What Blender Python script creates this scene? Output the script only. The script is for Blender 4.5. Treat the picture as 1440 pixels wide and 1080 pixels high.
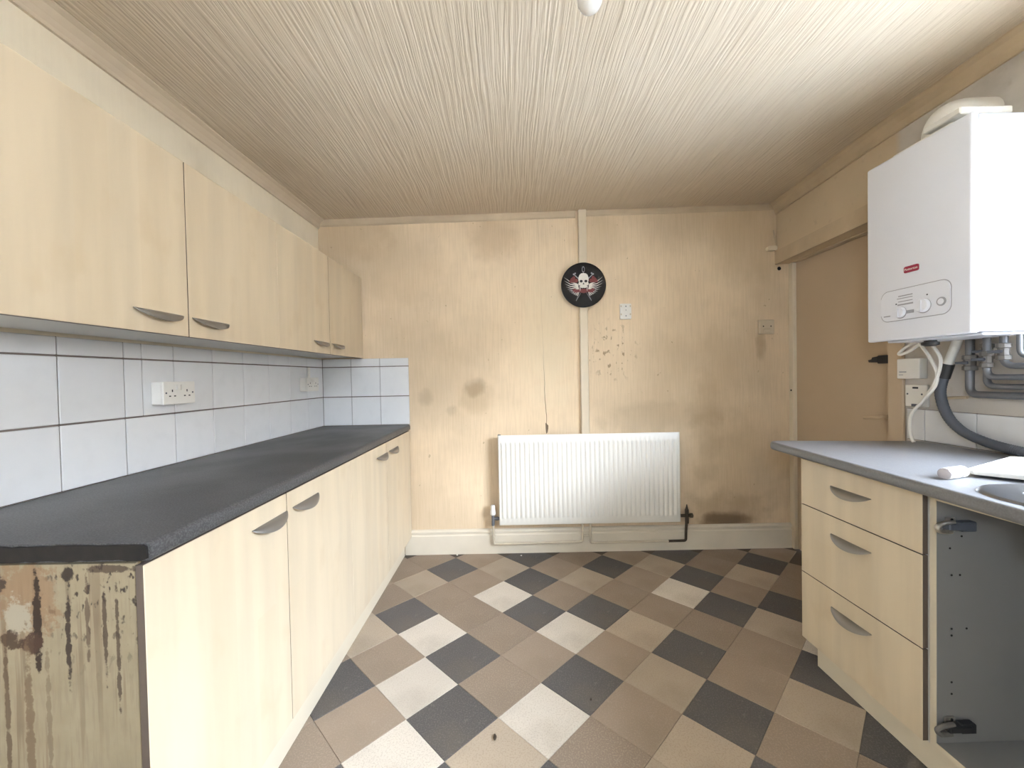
import bpy, bmesh, math, random
from mathutils import Vector, Matrix
random.seed(7)
C = bpy.context.scene.collection
for o in list(bpy.data.objects):
    bpy.data.objects.remove(o, do_unlink=True)

# ------------------------------------------------------------------ camera
PITCH, ROLL = -0.0178, -0.0195
fwd = Vector((0, math.cos(PITCH), math.sin(PITCH)))
r0 = Vector((1, 0, 0)); u0 = r0.cross(fwd)
rt = math.cos(ROLL) * r0 + math.sin(ROLL) * u0
up = -math.sin(ROLL) * r0 + math.cos(ROLL) * u0
cd = bpy.data.cameras.new('camera'); cam = bpy.data.objects.new('camera', cd); C.objects.link(cam)
m3 = Matrix((rt, up, -fwd)).transposed()
cam.matrix_world = Matrix.Translation((0, 0, 1.23)) @ m3.to_4x4()
cd.sensor_width = 36; cd.lens = 565 / 1440 * 36; cd.clip_start = 0.02
bpy.context.scene.camera = cam

# ------------------------------------------------------------------ world, light, exposure
S = bpy.context.scene
S.view_settings.view_transform = 'Standard'; S.view_settings.look = 'None'
S.view_settings.gamma = 1; S.view_settings.use_curve_mapping = False
S.view_settings.exposure = 0.70
w = bpy.data.worlds.new('overcast_sky'); S.world = w; w.use_nodes = True
bg = w.node_tree.nodes['Background']
bg.inputs[0].default_value = (.80, .93, 1.12, 1); bg.inputs[1].default_value = 40.0
# the kitchen window the daylight comes through (portal: only guides sampling of the sky)
WY0, WY1, WZ0, WZ1 = -0.60, 1.20, 1.06, 2.08
pl = bpy.data.lights.new('window_portal', 'AREA'); pl.shape = 'RECTANGLE'
pl.size = WZ1 - WZ0; pl.size_y = WY1 - WY0; pl.cycles.is_portal = True
po = bpy.data.objects.new('window_portal', pl); C.objects.link(po)
po.location = (2.02, (WY0 + WY1) / 2, (WZ0 + WZ1) / 2)
po.rotation_euler = (0, math.radians(90), 0)

# added door behind the camera, its pane lets in sky as fill
GX0, GX1, GZ1 = -1.10, -.30, 2.05
pl2 = bpy.data.lights.new('fill_door_portal', 'AREA'); pl2.shape = 'RECTANGLE'; pl2.size = GX1 - GX0; pl2.size_y = 1.0; pl2.cycles.is_portal = True
po2 = bpy.data.objects.new('fill_door_portal', pl2); C.objects.link(po2)
po2.location = ((GX0 + GX1) / 2, -1.33, 1.5); po2.rotation_euler = (math.radians(90), 0, 0)
# low hazy sun glowing through thin cloud, coming in past the camera's right shoulder
sl = bpy.data.lights.new('hazy_sun', 'SUN'); sl.energy = 2.0; sl.angle = math.radians(22); sl.color = (.97, .98, 1.0)
so_ = bpy.data.objects.new('hazy_sun', sl); C.objects.link(so_); so_.location = (6, -7, 5)
so_.rotation_euler = Vector((-.62, .785, -.364)).to_track_quat('-Z', 'Y').to_euler()

# ------------------------------------------------------------------ helpers
def rootloc(p):
    while p is not None and p.parent is not None: p = p.parent
    return Vector(p.location) if p is not None else Vector((0, 0, 0))
def obj(name, bm, mats, parent=None, smooth=False, org=None):
    """link bm as ONE mesh object; parts are written in room coordinates before the root's own turn"""
    me = bpy.data.meshes.new(name)
    off = rootloc(parent) if parent is not None else Vector(org or (0, 0, 0))
    bmesh.ops.translate(bm, verts=bm.verts, vec=-off)
    bmesh.ops.recalc_face_normals(bm, faces=bm.faces)
    if smooth:
        for f in bm.faces: f.smooth = True
        for e in bm.edges:
            if len(e.link_faces) == 2 and e.calc_face_angle(0) > 0.7: e.smooth = False
    bm.to_mesh(me); bm.free()
    for m in (mats if isinstance(mats, (list, tuple)) else [mats]): me.materials.append(m)
    o = bpy.data.objects.new(name, me); C.objects.link(o)
    if parent is not None: o.parent = parent
    else: o.location = off
    return o
def tag(o, label, cat, group=None):
    o['label'] = label; o['category'] = cat
    if group: o['group'] = group
    return o
def each(name, bms, m, parent):
    for b_ in bms: obj(name, b_, m, parent)
def thing(name, label, cat, loc, rotz=0, group=None):
    o = bpy.data.objects.new(name, None); C.objects.link(o); o.empty_display_size = 0.05
    o.location = loc; o.rotation_euler = (0, 0, rotz)
    return tag(o, label, cat, group)
def struct(name, bm, m, parent=None, label=None, smooth=False, org=None):
    o = obj(name, bm, m, parent, smooth, org)
    if parent is None: o['kind'] = 'structure'
    if label: o['label'] = label
    return o
def nb(): return bmesh.new()
def box(bm, lo, hi, bev=0.0, mi=0, seg=1):
    t = bmesh.new()
    bmesh.ops.create_cube(t, size=1)
    c = [(a + b) / 2 for a, b in zip(lo, hi)]; d = [abs(b - a) for a, b in zip(lo, hi)]
    for v in t.verts: v.co = Vector((v.co.x * d[0] + c[0], v.co.y * d[1] + c[1], v.co.z * d[2] + c[2]))
    if bev > 0: bmesh.ops.bevel(t, geom=list(t.edges), offset=min(bev, min(d) * .45), segments=seg, affect='EDGES', profile=.5)
    join(bm, t, mi); return bm
def join(bm, t, mi=0, M=None):
    mp = {}
    for v in t.verts: mp[v] = bm.verts.new(M @ v.co if M else v.co)
    for f in t.faces:
        try:
            g = bm.faces.new([mp[v] for v in f.verts]); g.material_index = mi if mi >= 0 else f.material_index; g.smooth = f.smooth
        except ValueError: pass
    t.free()
def prism(bm, poly, f, d0, d1, mi=0):
    """poly of 2d points, f(u, v, d) -> 3d; a closed solid between d0 and d1"""
    a = [bm.verts.new(f(u, v, d0)) for u, v in poly]; b = [bm.verts.new(f(u, v, d1)) for u, v in poly]
    n = len(poly)
    fs = [bm.faces.new(a[::-1]), bm.faces.new(b)]
    for i in range(n): fs.append(bm.faces.new((a[i], a[(i + 1) % n], b[(i + 1) % n], b[i])))
    for q in fs: q.material_index = mi
    return bm
def rrect(x0, x1, y0, y1, r, n=5):
    p = []
    for cx, cy, a in ((x1 - r, y1 - r, 0), (x0 + r, y1 - r, 90), (x0 + r, y0 + r, 180), (x1 - r, y0 + r, 270)):
        for k in range(n + 1):
            t = math.radians(a + 90 * k / n); p.append((cx + r * math.cos(t), cy + r * math.sin(t)))
    return p
def circle(cx, cy, r, n=24): return [(cx + r * math.cos(2 * math.pi * k / n), cy + r * math.sin(2 * math.pi * k / n)) for k in range(n)]
def spline(pts, sub=8):
    pts = [Vector(p) for p in pts]; out = []
    for i in range(len(pts) - 1):
        p0 = pts[max(i - 1, 0)]; p1 = pts[i]; p2 = pts[i + 1]; p3 = pts[min(i + 2, len(pts) - 1)]
        for k in range(sub):
            t = k / sub
            out.append(0.5 * ((2 * p1) + (p2 - p0) * t + (2 * p0 - 5 * p1 + 4 * p2 - p3) * t * t + (3 * p1 - p0 - 3 * p2 + p3) * t ** 3))
    out.append(pts[-1]); return out
def bends(pts, r, n=6):
    """polyline with rounded corners of radius r"""
    pts = [Vector(p) for p in pts]; out = [pts[0]]
    for i in range(1, len(pts) - 1):
        a = (pts[i - 1] - pts[i]).normalized(); b = (pts[i + 1] - pts[i]).normalized()
        p, q = pts[i] + a * r, pts[i] + b * r
        for k in range(n + 1):
            t = k / n; out.append((1 - t) ** 2 * p + 2 * t * (1 - t) * pts[i] + t * t * q)
    out.append(pts[-1]); return out
def tube(bm, pts, r, seg=10, mi=0, rf=None):
    pts = [Vector(p) for p in pts]; rings = []
    t0 = (pts[1] - pts[0]).normalized()
    n = t0.orthogonal().normalized()
    for i, p in enumerate(pts):
        t = (pts[min(i + 1, len(pts) - 1)] - pts[max(i - 1, 0)]).normalized()
        n = (n - t * n.dot(t)).normalized(); b = t.cross(n)
        rr = rf(i) if rf else r
        rings.append([bm.verts.new(p + rr * (math.cos(2 * math.pi * k / seg) * n + math.sin(2 * math.pi * k / seg) * b)) for k in range(seg)])
    for i in range(len(rings) - 1):
        for k in range(seg):
            f = bm.faces.new((rings[i][k], rings[i][(k + 1) % seg], rings[i + 1][(k + 1) % seg], rings[i + 1][k])); f.material_index = mi; f.smooth = True
    bm.faces.new(rings[0][::-1]).material_index = mi; bm.faces.new(rings[-1]).material_index = mi
    return bm
def lathe(bm, prof, M, seg=24, mi=0):
    """prof (r, h) along local z, closed at both ends"""
    rings = []
    for r, h in prof:
        rings.append([bm.verts.new(M @ Vector((r * math.cos(2 * math.pi * k / seg), r * math.sin(2 * math.pi * k / seg), h))) for k in range(seg)])
    for i in range(len(rings) - 1):
        for k in range(seg):
            f = bm.faces.new((rings[i][k], rings[i][(k + 1) % seg], rings[i + 1][(k + 1) % seg], rings[i + 1][k])); f.material_index = mi
    bm.faces.new(rings[0][::-1]).material_index = mi; bm.faces.new(rings[-1]).material_index = mi
    return bm
def along(p, d):
    """matrix taking local z to direction d at point p"""
    return Matrix.Translation(p) @ Vector((0, 0, 1)).rotation_difference(Vector(d).normalized()).to_matrix().to_4x4()
XM = lambda u, v, d: (d, u, v)      # plane facing x:  u=y v=z
YM = lambda u, v, d: (u, d, v)      # plane facing y:  u=x v=z
ZM = lambda u, v, d: (u, v, d)

# ------------------------------------------------------------------ materials
class NT:
    def __init__(s, name):
        s.m = bpy.data.materials.new(name); s.m.use_nodes = True; s.t = s.m.node_tree
        s.b = s.t.nodes['Principled BSDF']
        s.co = s.n('ShaderNodeTexCoord').outputs['Object']
    def n(s, k, **kw):
        q = s.t.nodes.new(k)
        for a, b in kw.items(): setattr(q, a, b)
        return q
    def l(s, a, b): s.t.links.new(a, b)
    def val(s, x, sock):
        if hasattr(x, 'is_output'): s.l(x, sock)
        else: sock.default_value = x
    def math(s, op, a, b=0.0, clamp=False):
        q = s.n('ShaderNodeMath', operation=op, use_clamp=clamp); s.val(a, q.inputs[0]); s.val(b, q.inputs[1]); return q.outputs[0]
    def scale(s, v, co=None):
        q = s.n('ShaderNodeMapping'); q.inputs['Scale'].default_value = v; s.l(co or s.co, q.inputs[0]); return q.outputs[0]
    def noise(s, sc, det=3, co=None, rough=.5):
        q = s.n('ShaderNodeTexNoise'); q.inputs['Scale'].default_value = sc; q.inputs['Detail'].default_value = det
        q.inputs['Roughness'].default_value = rough; s.l(co or s.co, q.inputs['Vector']); return q.outputs['Fac']
    def ramp(s, x, a, b, ca=0.0, cb=1.0):
        q = s.n('ShaderNodeMapRange'); q.interpolation_type = 'SMOOTHSTEP'; s.val(x, q.inputs[0])
        for i, k in enumerate((a, b, ca, cb)): q.inputs[i + 1].default_value = k
        return q.outputs[0]
    def mix(s, f, a, b, mode='MIX'):
        q = s.n('ShaderNodeMix', data_type='RGBA', blend_type=mode); s.val(f, q.inputs[0])
        s.val(a if hasattr(a, 'is_output') else (*a, 1), q.inputs[6]); s.val(b if hasattr(b, 'is_output') else (*b, 1), q.inputs[7]); return q.outputs[2]
    def xyz(s): 
        q = s.n('ShaderNodeSeparateXYZ'); s.l(s.co, q.inputs[0]); return q.outputs
    def blob(s, U, V, cu, cv, ru, rv, k=None, e0=0.0):
        """soft patch at cu,cv; k roughens its edge"""
        a = s.math('DIVIDE', s.math('SUBTRACT', U, cu), ru); b = s.math('DIVIDE', s.math('SUBTRACT', V, cv), rv)
        d = s.math('ADD', s.math('MULTIPLY', a, a), s.math('MULTIPLY', b, b))
        if k is not None: d = s.math('ADD', d, s.math('MULTIPLY', s.math('SUBTRACT', k, .5), 4.2 if e0 else 1.6))
        return s.ramp(d, e0, 1.0, 1.0, 0.0)
    def bump(s, h, st, dist):
        q = s.n('ShaderNodeBump'); q.inputs['Strength'].default_value = st; q.inputs['Distance'].default_value = dist
        s.l(h, q.inputs['Height']); s.l(q.outputs[0], s.b.inputs['Normal'])
    def fin(s, col, rough=.5, metal=0.0, spec=.5):
        s.val(col if hasattr(col, 'is_output') else (*col, 1), s.b.inputs['Base Color']); s.val(rough, s.b.inputs['Roughness'])
        s.b.inputs['Metallic'].default_value = metal; s.b.inputs['Specular IOR Level'].default_value = spec
        return s.m
def plain(name, col, rough=.5, metal=0.0, var=.06, sc=30):
    t = NT(name); n = t.noise(sc, 3)
    a = tuple(c * (1 - var) for c in col); b = tuple(min(1, c * (1 + var)) for c in col)
    return t.fin(t.mix(n, a, b), rough, metal)

def wallpaper(name, axis, base=(.73, .575, .395), stains=(), ribf=.13):
    t = NT(name); x, y, z = t.xyz(); U = x if axis == 'x' else y
    rib = t.noise(1, 3, t.scale((95, 95, 5)))
    big = t.noise(1.6, 4); mid = t.noise(9, 4)
    col = t.mix(t.ramp(big, .3, .7), tuple(c * .86 for c in base), tuple(c * 1.08 for c in base))
    col = t.mix(t.math('MULTIPLY', t.ramp(rib, .4, .62), ribf), col, (.42, .31, .18))
    col = t.mix(t.math('MULTIPLY', t.ramp(mid, .5, .75), .10), col, (.47, .34, .2))
    for cu, cv, ru, rv, c, st in stains:
        f = t.math('MULTIPLY', t.blob(U, z, cu, cv, ru, rv, mid), st); col = t.mix(f, col, c)
    return t, col, rib, mid, U, z
# back wall: smoke-stained ribbed paper with its own smudges, specks and crack
t, col, rib, mid, U, Z = wallpaper('ribbed_wallpaper_back', 'x', stains=[
    (-.258, 1.16, .10, .08, (.26, .18, .11), .5), (-.60, 1.10, .07, .08, (.34, .25, .16), .4), (-.42, 1.0, .05, .05, (.34, .25, .16), .3),
    (-.25, 1.09, .16, .16, (.40, .29, .17), .35), (.62, 2.18, .25, .2, (.46, .34, .2), .3),
    (-.1, 2.2, .25, .22, (.45, .32, .2), .45), (-.75, 2.0, .35, .3, (.5, .37, .23), .3), (.25, 1.5, .22, .6, (.74, .62, .43), .5),
    (1.0, .93, .50, .14, (.40, .30, .19), .4), (1.35, .85, .14, .5, (.38, .27, .16), .3), (1.55, .55, .45, .45, (.42, .31, .19), .35), (1.48, .20, .22, .07, (.10, .06, .035), .9), (1.47, .24, .4, .2, (.30, .21, .12), .4),
    (1.45, 1.25, .2, .35, (.52, .38, .24), .25), (1.74, 1.42, .05, .12, (.30, .2, .11), .5), (1.7, 2.15, .4, .35, (.5, .37, .22), .35),
    (.92, 1.25, .5, .25, (.60, .46, .30), .2), (-1.1, 2.25, .35, .25, (.48, .34, .2), .4)])
speck = t.ramp(t.noise(1, 2, t.scale((34, 1, 22))), .60, .68)
f = t.math('MULTIPLY', speck, t.blob(U, Z, .70, 1.40, .22, .26)); col = t.mix(t.math('MULTIPLY', f, .75), col, (.22, .13, .06))
sp2 = t.ramp(t.noise(1, 2, t.scale((30, 1, 24))), .73, .78); col = t.mix(t.math('MULTIPLY', sp2, .45), col, (.25, .17, .09))
wob = t.math('MULTIPLY', t.math('SUBTRACT', t.noise(6, 3), .5), .02)
cx_ = t.math('ADD', t.math('ADD', t.math('MULTIPLY', Z, -.026), .2575), wob)
dc = t.math('ABSOLUTE', t.math('SUBTRACT', U, cx_))
crack = t.math('MULTIPLY', t.ramp(dc, .0008, .0028, 1, 0), t.math('MULTIPLY', t.ramp(Z, .86, .87), t.ramp(Z, .95, 1.5, 1, .12)))
col = t.mix(crack, col, (.13, .08, .045))
h = t.math('SUBTRACT', t.math('ADD', rib, t.math('MULTIPLY', mid, .5)), crack)
t.bump(h, .4, .004); M_back = t.fin(col, .75, spec=.25)
t, col, rib, mid, U, Z = wallpaper('ribbed_wallpaper_side', 'y', base=(.80, .71, .55), ribf=.03); t.bump(rib, .08, .003); M_side = t.fin(col, .75, spec=.25)
# right wall: plaster, grey and bare behind the boiler
t = NT('bare_plaster'); x, y, z = t.xyz(); n = t.noise(5, 5); n2 = t.noise(22, 4)
col = t.mix(t.ramp(n, .35, .65), (.48, .44, .39), (.60, .55, .49)); tan = t.mix(n, (.54, .43, .29), (.62, .50, .35))
col = t.mix(t.ramp(y, 1.86, 1.9), col, tan); col = t.mix(t.math('MULTIPLY', t.ramp(n2, .60, .8), .35), col, (.34, .27, .2))
t.bump(n2, .25, .004); M_plaster = t.fin(col, .8, spec=.2)
# ceiling: bark-textured paper, ridges run front to back, browned by smoke towards the edges; right edge also paints in shade
t = NT('bark_textured_ceiling_paper'); x, y, z = t.xyz()
wob = t.math('MULTIPLY', t.math('SUBTRACT', t.noise(1, 2, t.scale((9, 2.2, 1))), .5), .030)
cb = t.n('ShaderNodeCombineXYZ'); t.l(t.math('ADD', x, wob), cb.inputs[0]); t.l(y, cb.inputs[1])
n1 = t.noise(1, 2, t.scale((95, 2.6, 1), cb.outputs[0]), .5); n2 = t.noise(1, 2, t.scale((210, 9, 1), cb.outputs[0]))
rid = t.math('ADD', t.ramp(n1, .36, .64), t.math('MULTIPLY', n2, .5))
col = t.mix(t.ramp(t.noise(1.1, 4), .3, .7), (.76, .67, .54), (.84, .76, .64))
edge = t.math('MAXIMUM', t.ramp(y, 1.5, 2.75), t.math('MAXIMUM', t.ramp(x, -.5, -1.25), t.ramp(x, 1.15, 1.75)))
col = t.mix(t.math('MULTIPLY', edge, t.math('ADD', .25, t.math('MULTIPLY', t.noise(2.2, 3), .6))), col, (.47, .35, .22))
col = t.mix(t.math('MULTIPLY', t.ramp(rid, .25, .8, 1, 0), .14), col, (.45, .36, .26))
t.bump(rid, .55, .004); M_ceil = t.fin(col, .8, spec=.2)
def maple(name, base):
    t = NT(name); x, y, z = t.xyz()
    g = t.noise(1, 4, t.scale((14, 14, 1.3))); fl = t.noise(1, 3, t.scale((9, 9, 5)))
    br = t.n('ShaderNodeTexBrick'); br.inputs['Scale'].default_value = 1; br.inputs['Mortar Size'].default_value = 0
    br.inputs['Brick Width'].default_value = 1.1; br.inputs['Row Height'].default_value = .085; br.inputs['Color1'].default_value = (.0, .0, .0, 1); br.inputs['Color2'].default_value = (1, 1, 1, 1)
    cb = t.n('ShaderNodeCombineXYZ'); t.l(z, cb.inputs[0]); t.l(t.math('ADD', y, x), cb.inputs[1]); t.l(cb.outputs[0], br.inputs['Vector'])
    col = t.mix(t.ramp(g, .3, .7), tuple(c * .93 for c in base), tuple(c * 1.05 for c in base))
    col = t.mix(t.math('MULTIPLY', br.outputs['Color'], .22), col, (base[0] * .9, base[1] * .84, base[2] * .74))
    col = t.mix(t.math('MULTIPLY', t.ramp(fl, .56, .75), .28), col, (base[0] * .82, base[1] * .74, base[2] * .62))
    t.bump(t.noise(60, 2), .04, .002); return t.fin(col, .38, spec=.4)
M_maple = maple('maple_laminate', (.64, .535, .385))
M_edge = plain('dark_brown_door_edging', (.10, .075, .06), .6)
M_white = plain('white_melamine', (.62, .60, .55), .45, var=.05, sc=9)
M_plinth = plain('cream_plinth', (.66, .58, .44), .5, var=.06, sc=8)
# raw chipboard end panel, stained and run with damp
t = NT('stained_chipboard_end'); x, y, z = t.xyz()
x = t.math('ADD', x, -.742)                                  # panel coordinates to room coordinates
n = t.noise(18, 5); n2 = t.noise(38, 5, None, .65); st = t.noise(1, 4, t.scale((55, 55, 2.0))); fine = t.noise(1, 3, t.scale((120, 120, 14)))
col = t.mix(n, (.225, .18, .11), (.325, .27, .18)); col = t.mix(t.math('MULTIPLY', t.ramp(fine, .45, .7), .4), col, (.20, .16, .11))
run = t.math('MULTIPLY', t.ramp(st, .53, .63), t.ramp(t.noise(3, 2), .3, .6)); col = t.mix(t.math('MULTIPLY', run, .65), col, (.15, .10, .06))
sp = t.math('MULTIPLY', t.ramp(t.noise(1, 3, t.scale((75, 75, 42))), .57, .66), t.math('MULTIPLY', t.ramp(z, .60, .82), t.ramp(x, -.99, -.90))); col = t.mix(sp, col, (.05, .035, .025))
for cu, cv, ru, rv, c, st_ in ((-.985, .80, .075, .10, (.22, .12, .06), .6), (-1.0, .765, .032, .05, (.33, .29, .22), .9), (-.962, .755, .010, .11, (.035, .02, .012), 1), (-.975, .715, .026, .022, (.06, .03, .018), .95),
                          (-1.015, .72, .026, .02, (.06, .035, .02), .95), (-.90, .72, .0065, .10, (.04, .025, .018), .95), (-.897, .85, .012, .018, (.03, .02, .015), .95), (-1.055, .84, .03, .03, (.04, .025, .018), .9),
                          (-.825, .74, .005, .11, (.05, .03, .02), .8), (-.80, .69, .005, .14, (.05, .03, .02), .8), (-.86, .76, .005, .09, (.07, .04, .025), .7), (-.985, .50, .010, .25, (.14, .09, .05), .8), (-1.03, .55, .006, .22, (.09, .055, .03), .8), (-.945, .55, .006, .2, (.15, .10, .06), .6), (-.815, .862, .05, .009, (.05, .03, .02), .8)):
    col = t.mix(t.math('MULTIPLY', t.blob(x, z, cu, cv, ru, rv, n2, .45), st_), col, c)
t.bump(n, .3, .004); M_chip = t.fin(col, .7, spec=.3)
# grey speckled laminate worktop
t = NT('grey_speckled_laminate'); sp = t.noise(260, 2); s2 = t.noise(3, 3)
col = t.mix(t.ramp(sp, .35, .7), (.045, .045, .047), (.10, .10, .104)); col = t.mix(t.math('MULTIPLY', s2, .25), col, (.095, .094, .092))
M_top = t.fin(col, t.ramp(s2, .3, .7, .38, .5), spec=.4)
M_topglare = plain('glare_lightened_laminate', (.165, .165, .17), .38, var=.3, sc=220)  # same laminate as the left, paled for window glare on the right worktop
M_rawedge = plain('blackened_raw_worktop_edge', (.013, .010, .008), .95, var=.6, sc=40)
# tiles
def tilemat(name, base, rough, dirt):
    t = NT(name); oi = t.n('ShaderNodeObjectInfo'); n = t.noise(14, 4)
    col = t.mix(oi.outputs['Random'], tuple(c * .95 for c in base), tuple(min(1, c * 1.03) for c in base))
    col = t.mix(t.math('MULTIPLY', t.ramp(n, .45, .75), dirt), col, tuple(c * .8 for c in base)); t.bump(t.noise(9, 2), .06, .01)
    return t.fin(col, rough, spec=.5)
M_tile = tilemat('white_glazed_tile', (.68, .68, .68), .3, .22)
M_grout = plain('grey_brown_grout', (.17, .14, .12), .9, var=.3, sc=20)
def floormat(name, base, fleck):
    t = NT(name); oi = t.n('ShaderNodeObjectInfo'); f = t.noise(190, 2); n = t.noise(4, 5); m = t.noise(28, 4)
    col = t.mix(oi.outputs['Random'], tuple(c * .88 for c in base), tuple(c * 1.1 for c in base))
    col = t.mix(t.math('MULTIPLY', t.ramp(f, .47, .66), .55), col, fleck)
    col = t.mix(t.math('MULTIPLY', t.ramp(n, .45, .75), .30), col, (.21, .165, .115)); col = t.mix(t.math('MULTIPLY', t.ramp(m, .6, .8), .15), col, (.5, .45, .38))
    t.bump(m, .05, .003); return t.fin(col, t.ramp(n, .3, .7, .50, .68), spec=.3)
MF = {'L': floormat('light_vinyl_tile', (.63, .565, .48), (.47, .40, .32)), 'P': floormat('pale_vinyl_tile', (.43, .35, .265), (.33, .26, .19)),
      'B': floormat('tan_vinyl_tile', (.29, .222, .165), (.38, .30, .23)), 'D': floormat('charcoal_vinyl_tile', (.100, .092, .088), (.17, .155, .145))}
M_joint = plain('dirty_floor_joint', (.10, .08, .06), .9)
M_gloss = plain('white_enamel_casing', (.60, .63, .68), .14, var=.02, sc=4)
M_front = plain('white_satin_cover', (.72, .73, .78), .38, var=.02, sc=6)
M_plastic = plain('white_plastic', (.73, .70, .64), .4, var=.03)
M_cream = plain('yellowed_plastic', (.55, .46, .33), .5, var=.05)
M_trim = plain('cream_gloss_paint', (.66, .56, .41), .42, var=.10, sc=7)
M_trimdirty = plain('browned_cream_paint', (.50, .39, .26), .55, var=.2, sc=9)
M_cornice = plain('smoke_tinted_cream_paint', (.58, .475, .345), .55, var=.14, sc=8)
M_skirt = plain('cream_skirting_paint', (.68, .61, .49), .4, var=.10, sc=6)
M_door = plain('tan_painted_door', (.49, .375, .255), .45, var=.08, sc=3)
M_rad = plain('white_radiator_enamel', (.74, .71, .64), .35, var=.04, sc=3)
M_steel = plain('brushed_steel', (.62, .63, .65), .28, 1.0, var=.05)
M_handle = plain('satin_grey_metal', (.30, .285, .265), .42, .75, var=.06)
M_hinge = plain('nickel_hinge', (.55, .52, .47), .35, .9)
M_black = plain('black_plastic', (.02, .02, .022), .45)
M_dkgrey = plain('dark_grey_rubber', (.085, .095, .115), .5)  # black of the hose lightened to carry the lens flare
M_pipe = plain('painted_cream_pipe', (.58, .50, .38), .45, var=.12, sc=18)
M_burnt = plain('blackened_pipe', (.05, .035, .02), .6, var=.4)
M_copper = plain('flare_tinted_grey_pipe', (.17, .175, .19), .42, .5, var=.3, sc=12)  # grey-blue here includes the lens-flare wash over the boiler pipes
M_brass = plain('dull_brass_valve', (.20, .185, .17), .6, .4, var=.2)
M_grey = plain('grey_print', (.33, .33, .35), .5)
M_red = plain('crimson_badge', (.30, .02, .05), .4)
M_darkred = plain('dark_red_print', (.16, .02, .02), .5)
M_bone = plain('off_white_print', (.74, .71, .64), .5)
M_dark = plain('dark_hole', (.012, .01, .009), .9)
M_ply = plain('brown_plaster_tear', (.16, .11, .07), .9, var=.4)
t = NT('black_vinyl'); x, y, z = t.xyz()
cb = t.n('ShaderNodeVectorMath', operation='LENGTH'); t.l(t.co, cb.inputs[0])
gr = t.n('ShaderNodeMath', operation='SINE'); t.l(t.math('MULTIPLY', cb.outputs['Value'], 1900), gr.inputs[0]); t.bump(gr.outputs[0], .12, .0004)
tg = t.n('ShaderNodeTangent'); tg.direction_type = 'RADIAL'; tg.axis = 'Y'; t.l(tg.outputs[0], t.b.inputs['Tangent'])
t.b.inputs['Anisotropic'].default_value = .85; M_vinyl = t.fin((.007, .006, .006), .25, spec=.22)
t = NT('clear_glass'); gl = t.n('ShaderNodeBsdfGlossy'); gl.inputs['Roughness'].default_value = .02; tr = t.n('ShaderNodeBsdfTransparent')
fr = t.n('ShaderNodeFresnel'); ms = t.n('ShaderNodeMixShader'); ge = t.n('ShaderNodeNewGeometry'); t.l(t.math('MULTIPLY', fr.outputs[0], t.math('SUBTRACT', 1.0, ge.outputs['Backfacing'])), ms.inputs[0]); t.l(tr.outputs[0], ms.inputs[1]); t.l(gl.outputs[0], ms.inputs[2])
t.l(ms.outputs[0], t.t.nodes['Material Output'].inputs[0]); M_glass = t.m
t = NT('clear_plastic'); t.b.inputs['Transmission Weight'].default_value = .7; M_clear = t.fin((.80, .74, .76), .15)
M_ufb = plain('pearl_lamp_glass', (.86, .85, .82), .25)
M_skyblock = plain('sky_block_render', (.30, .27, .24), .9, var=.2, sc=3)
M_ground = plain('yard_concrete', (.52, .51, .49), .9, var=.15, sc=3)

# ------------------------------------------------------------------ the room
D = 2.80; YN = -1.10
def ceil_z(x, y):
    k = (x + 1.33) / 3.17; q = (D - y) / 3.9
    return (2.337 + .008 * q) * (1 - k) + (2.388 + .045 * q) * k
# floor slab and its 9 inch vinyl tiles laid on the diagonal
fl = struct('floor', box(nb(), (-1.75, YN - .2, -.12), (2.2, D + .25, -.004)), M_joint)
fl['label'] = 'diagonal chequered floor of light, tan and charcoal vinyl tiles'
kinds = {}
def row(j, s):
    for it in s.split():
        i, k = it.split(':'); kinds[(int(i), j)] = k
row(6, '-4:B -2:B 0:B 2:D 4:B 6:B 8:D 10:B 12:B'); row(5, '-5:B -3:B -1:D 1:P 3:B 5:D 7:P 9:B 11:D')
row(4, '-4:B -2:P 0:B 2:D 4:P 6:B 8:D 10:P 12:B'); row(3, '-5:D -3:B -1:B 1:L 3:B 5:B 7:L 9:B 11:B')
row(2, '-4:P -2:D 0:B 2:D 4:D 6:B 8:D 10:D 12:P'); row(1, '-5:B -3:P -1:L 1:B 3:L 5:P 7:B 9:P 11:D')
row(0, '-4:B -2:B 0:D 2:B 4:B 6:D 8:B 10:L'); row(-1, '-5:B -3:D -1:L 1:B 3:D 5:P 7:B 9:D')
row(-2, '-4:B -2:B 0:D 2:L 4:B 6:D 8:P 10:B'); row(-3, '-5:D -3:B -1:L 1:P 3:B 5:P 7:B 9:D')
row(-4, '-4:L -2:D 0:D 2:D 4:P 6:D 8:B')
HX, HY, TX, TY = .1665, .162, -.24, 1.755
def clip(poly, ax, lim, sgn):
    out = []
    for a, b in zip(poly, poly[1:] + poly[:1]):
        ia, ib = sgn * a[ax] <= sgn * lim, sgn * b[ax] <= sgn * lim
        if ia: out.append(a)
        if ia != ib:
            q = (lim - a[ax]) / (b[ax] - a[ax]); out.append((a[0] + (b[0] - a[0]) * q, a[1] + (b[1] - a[1]) * q))
    return out
shared = {}
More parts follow.
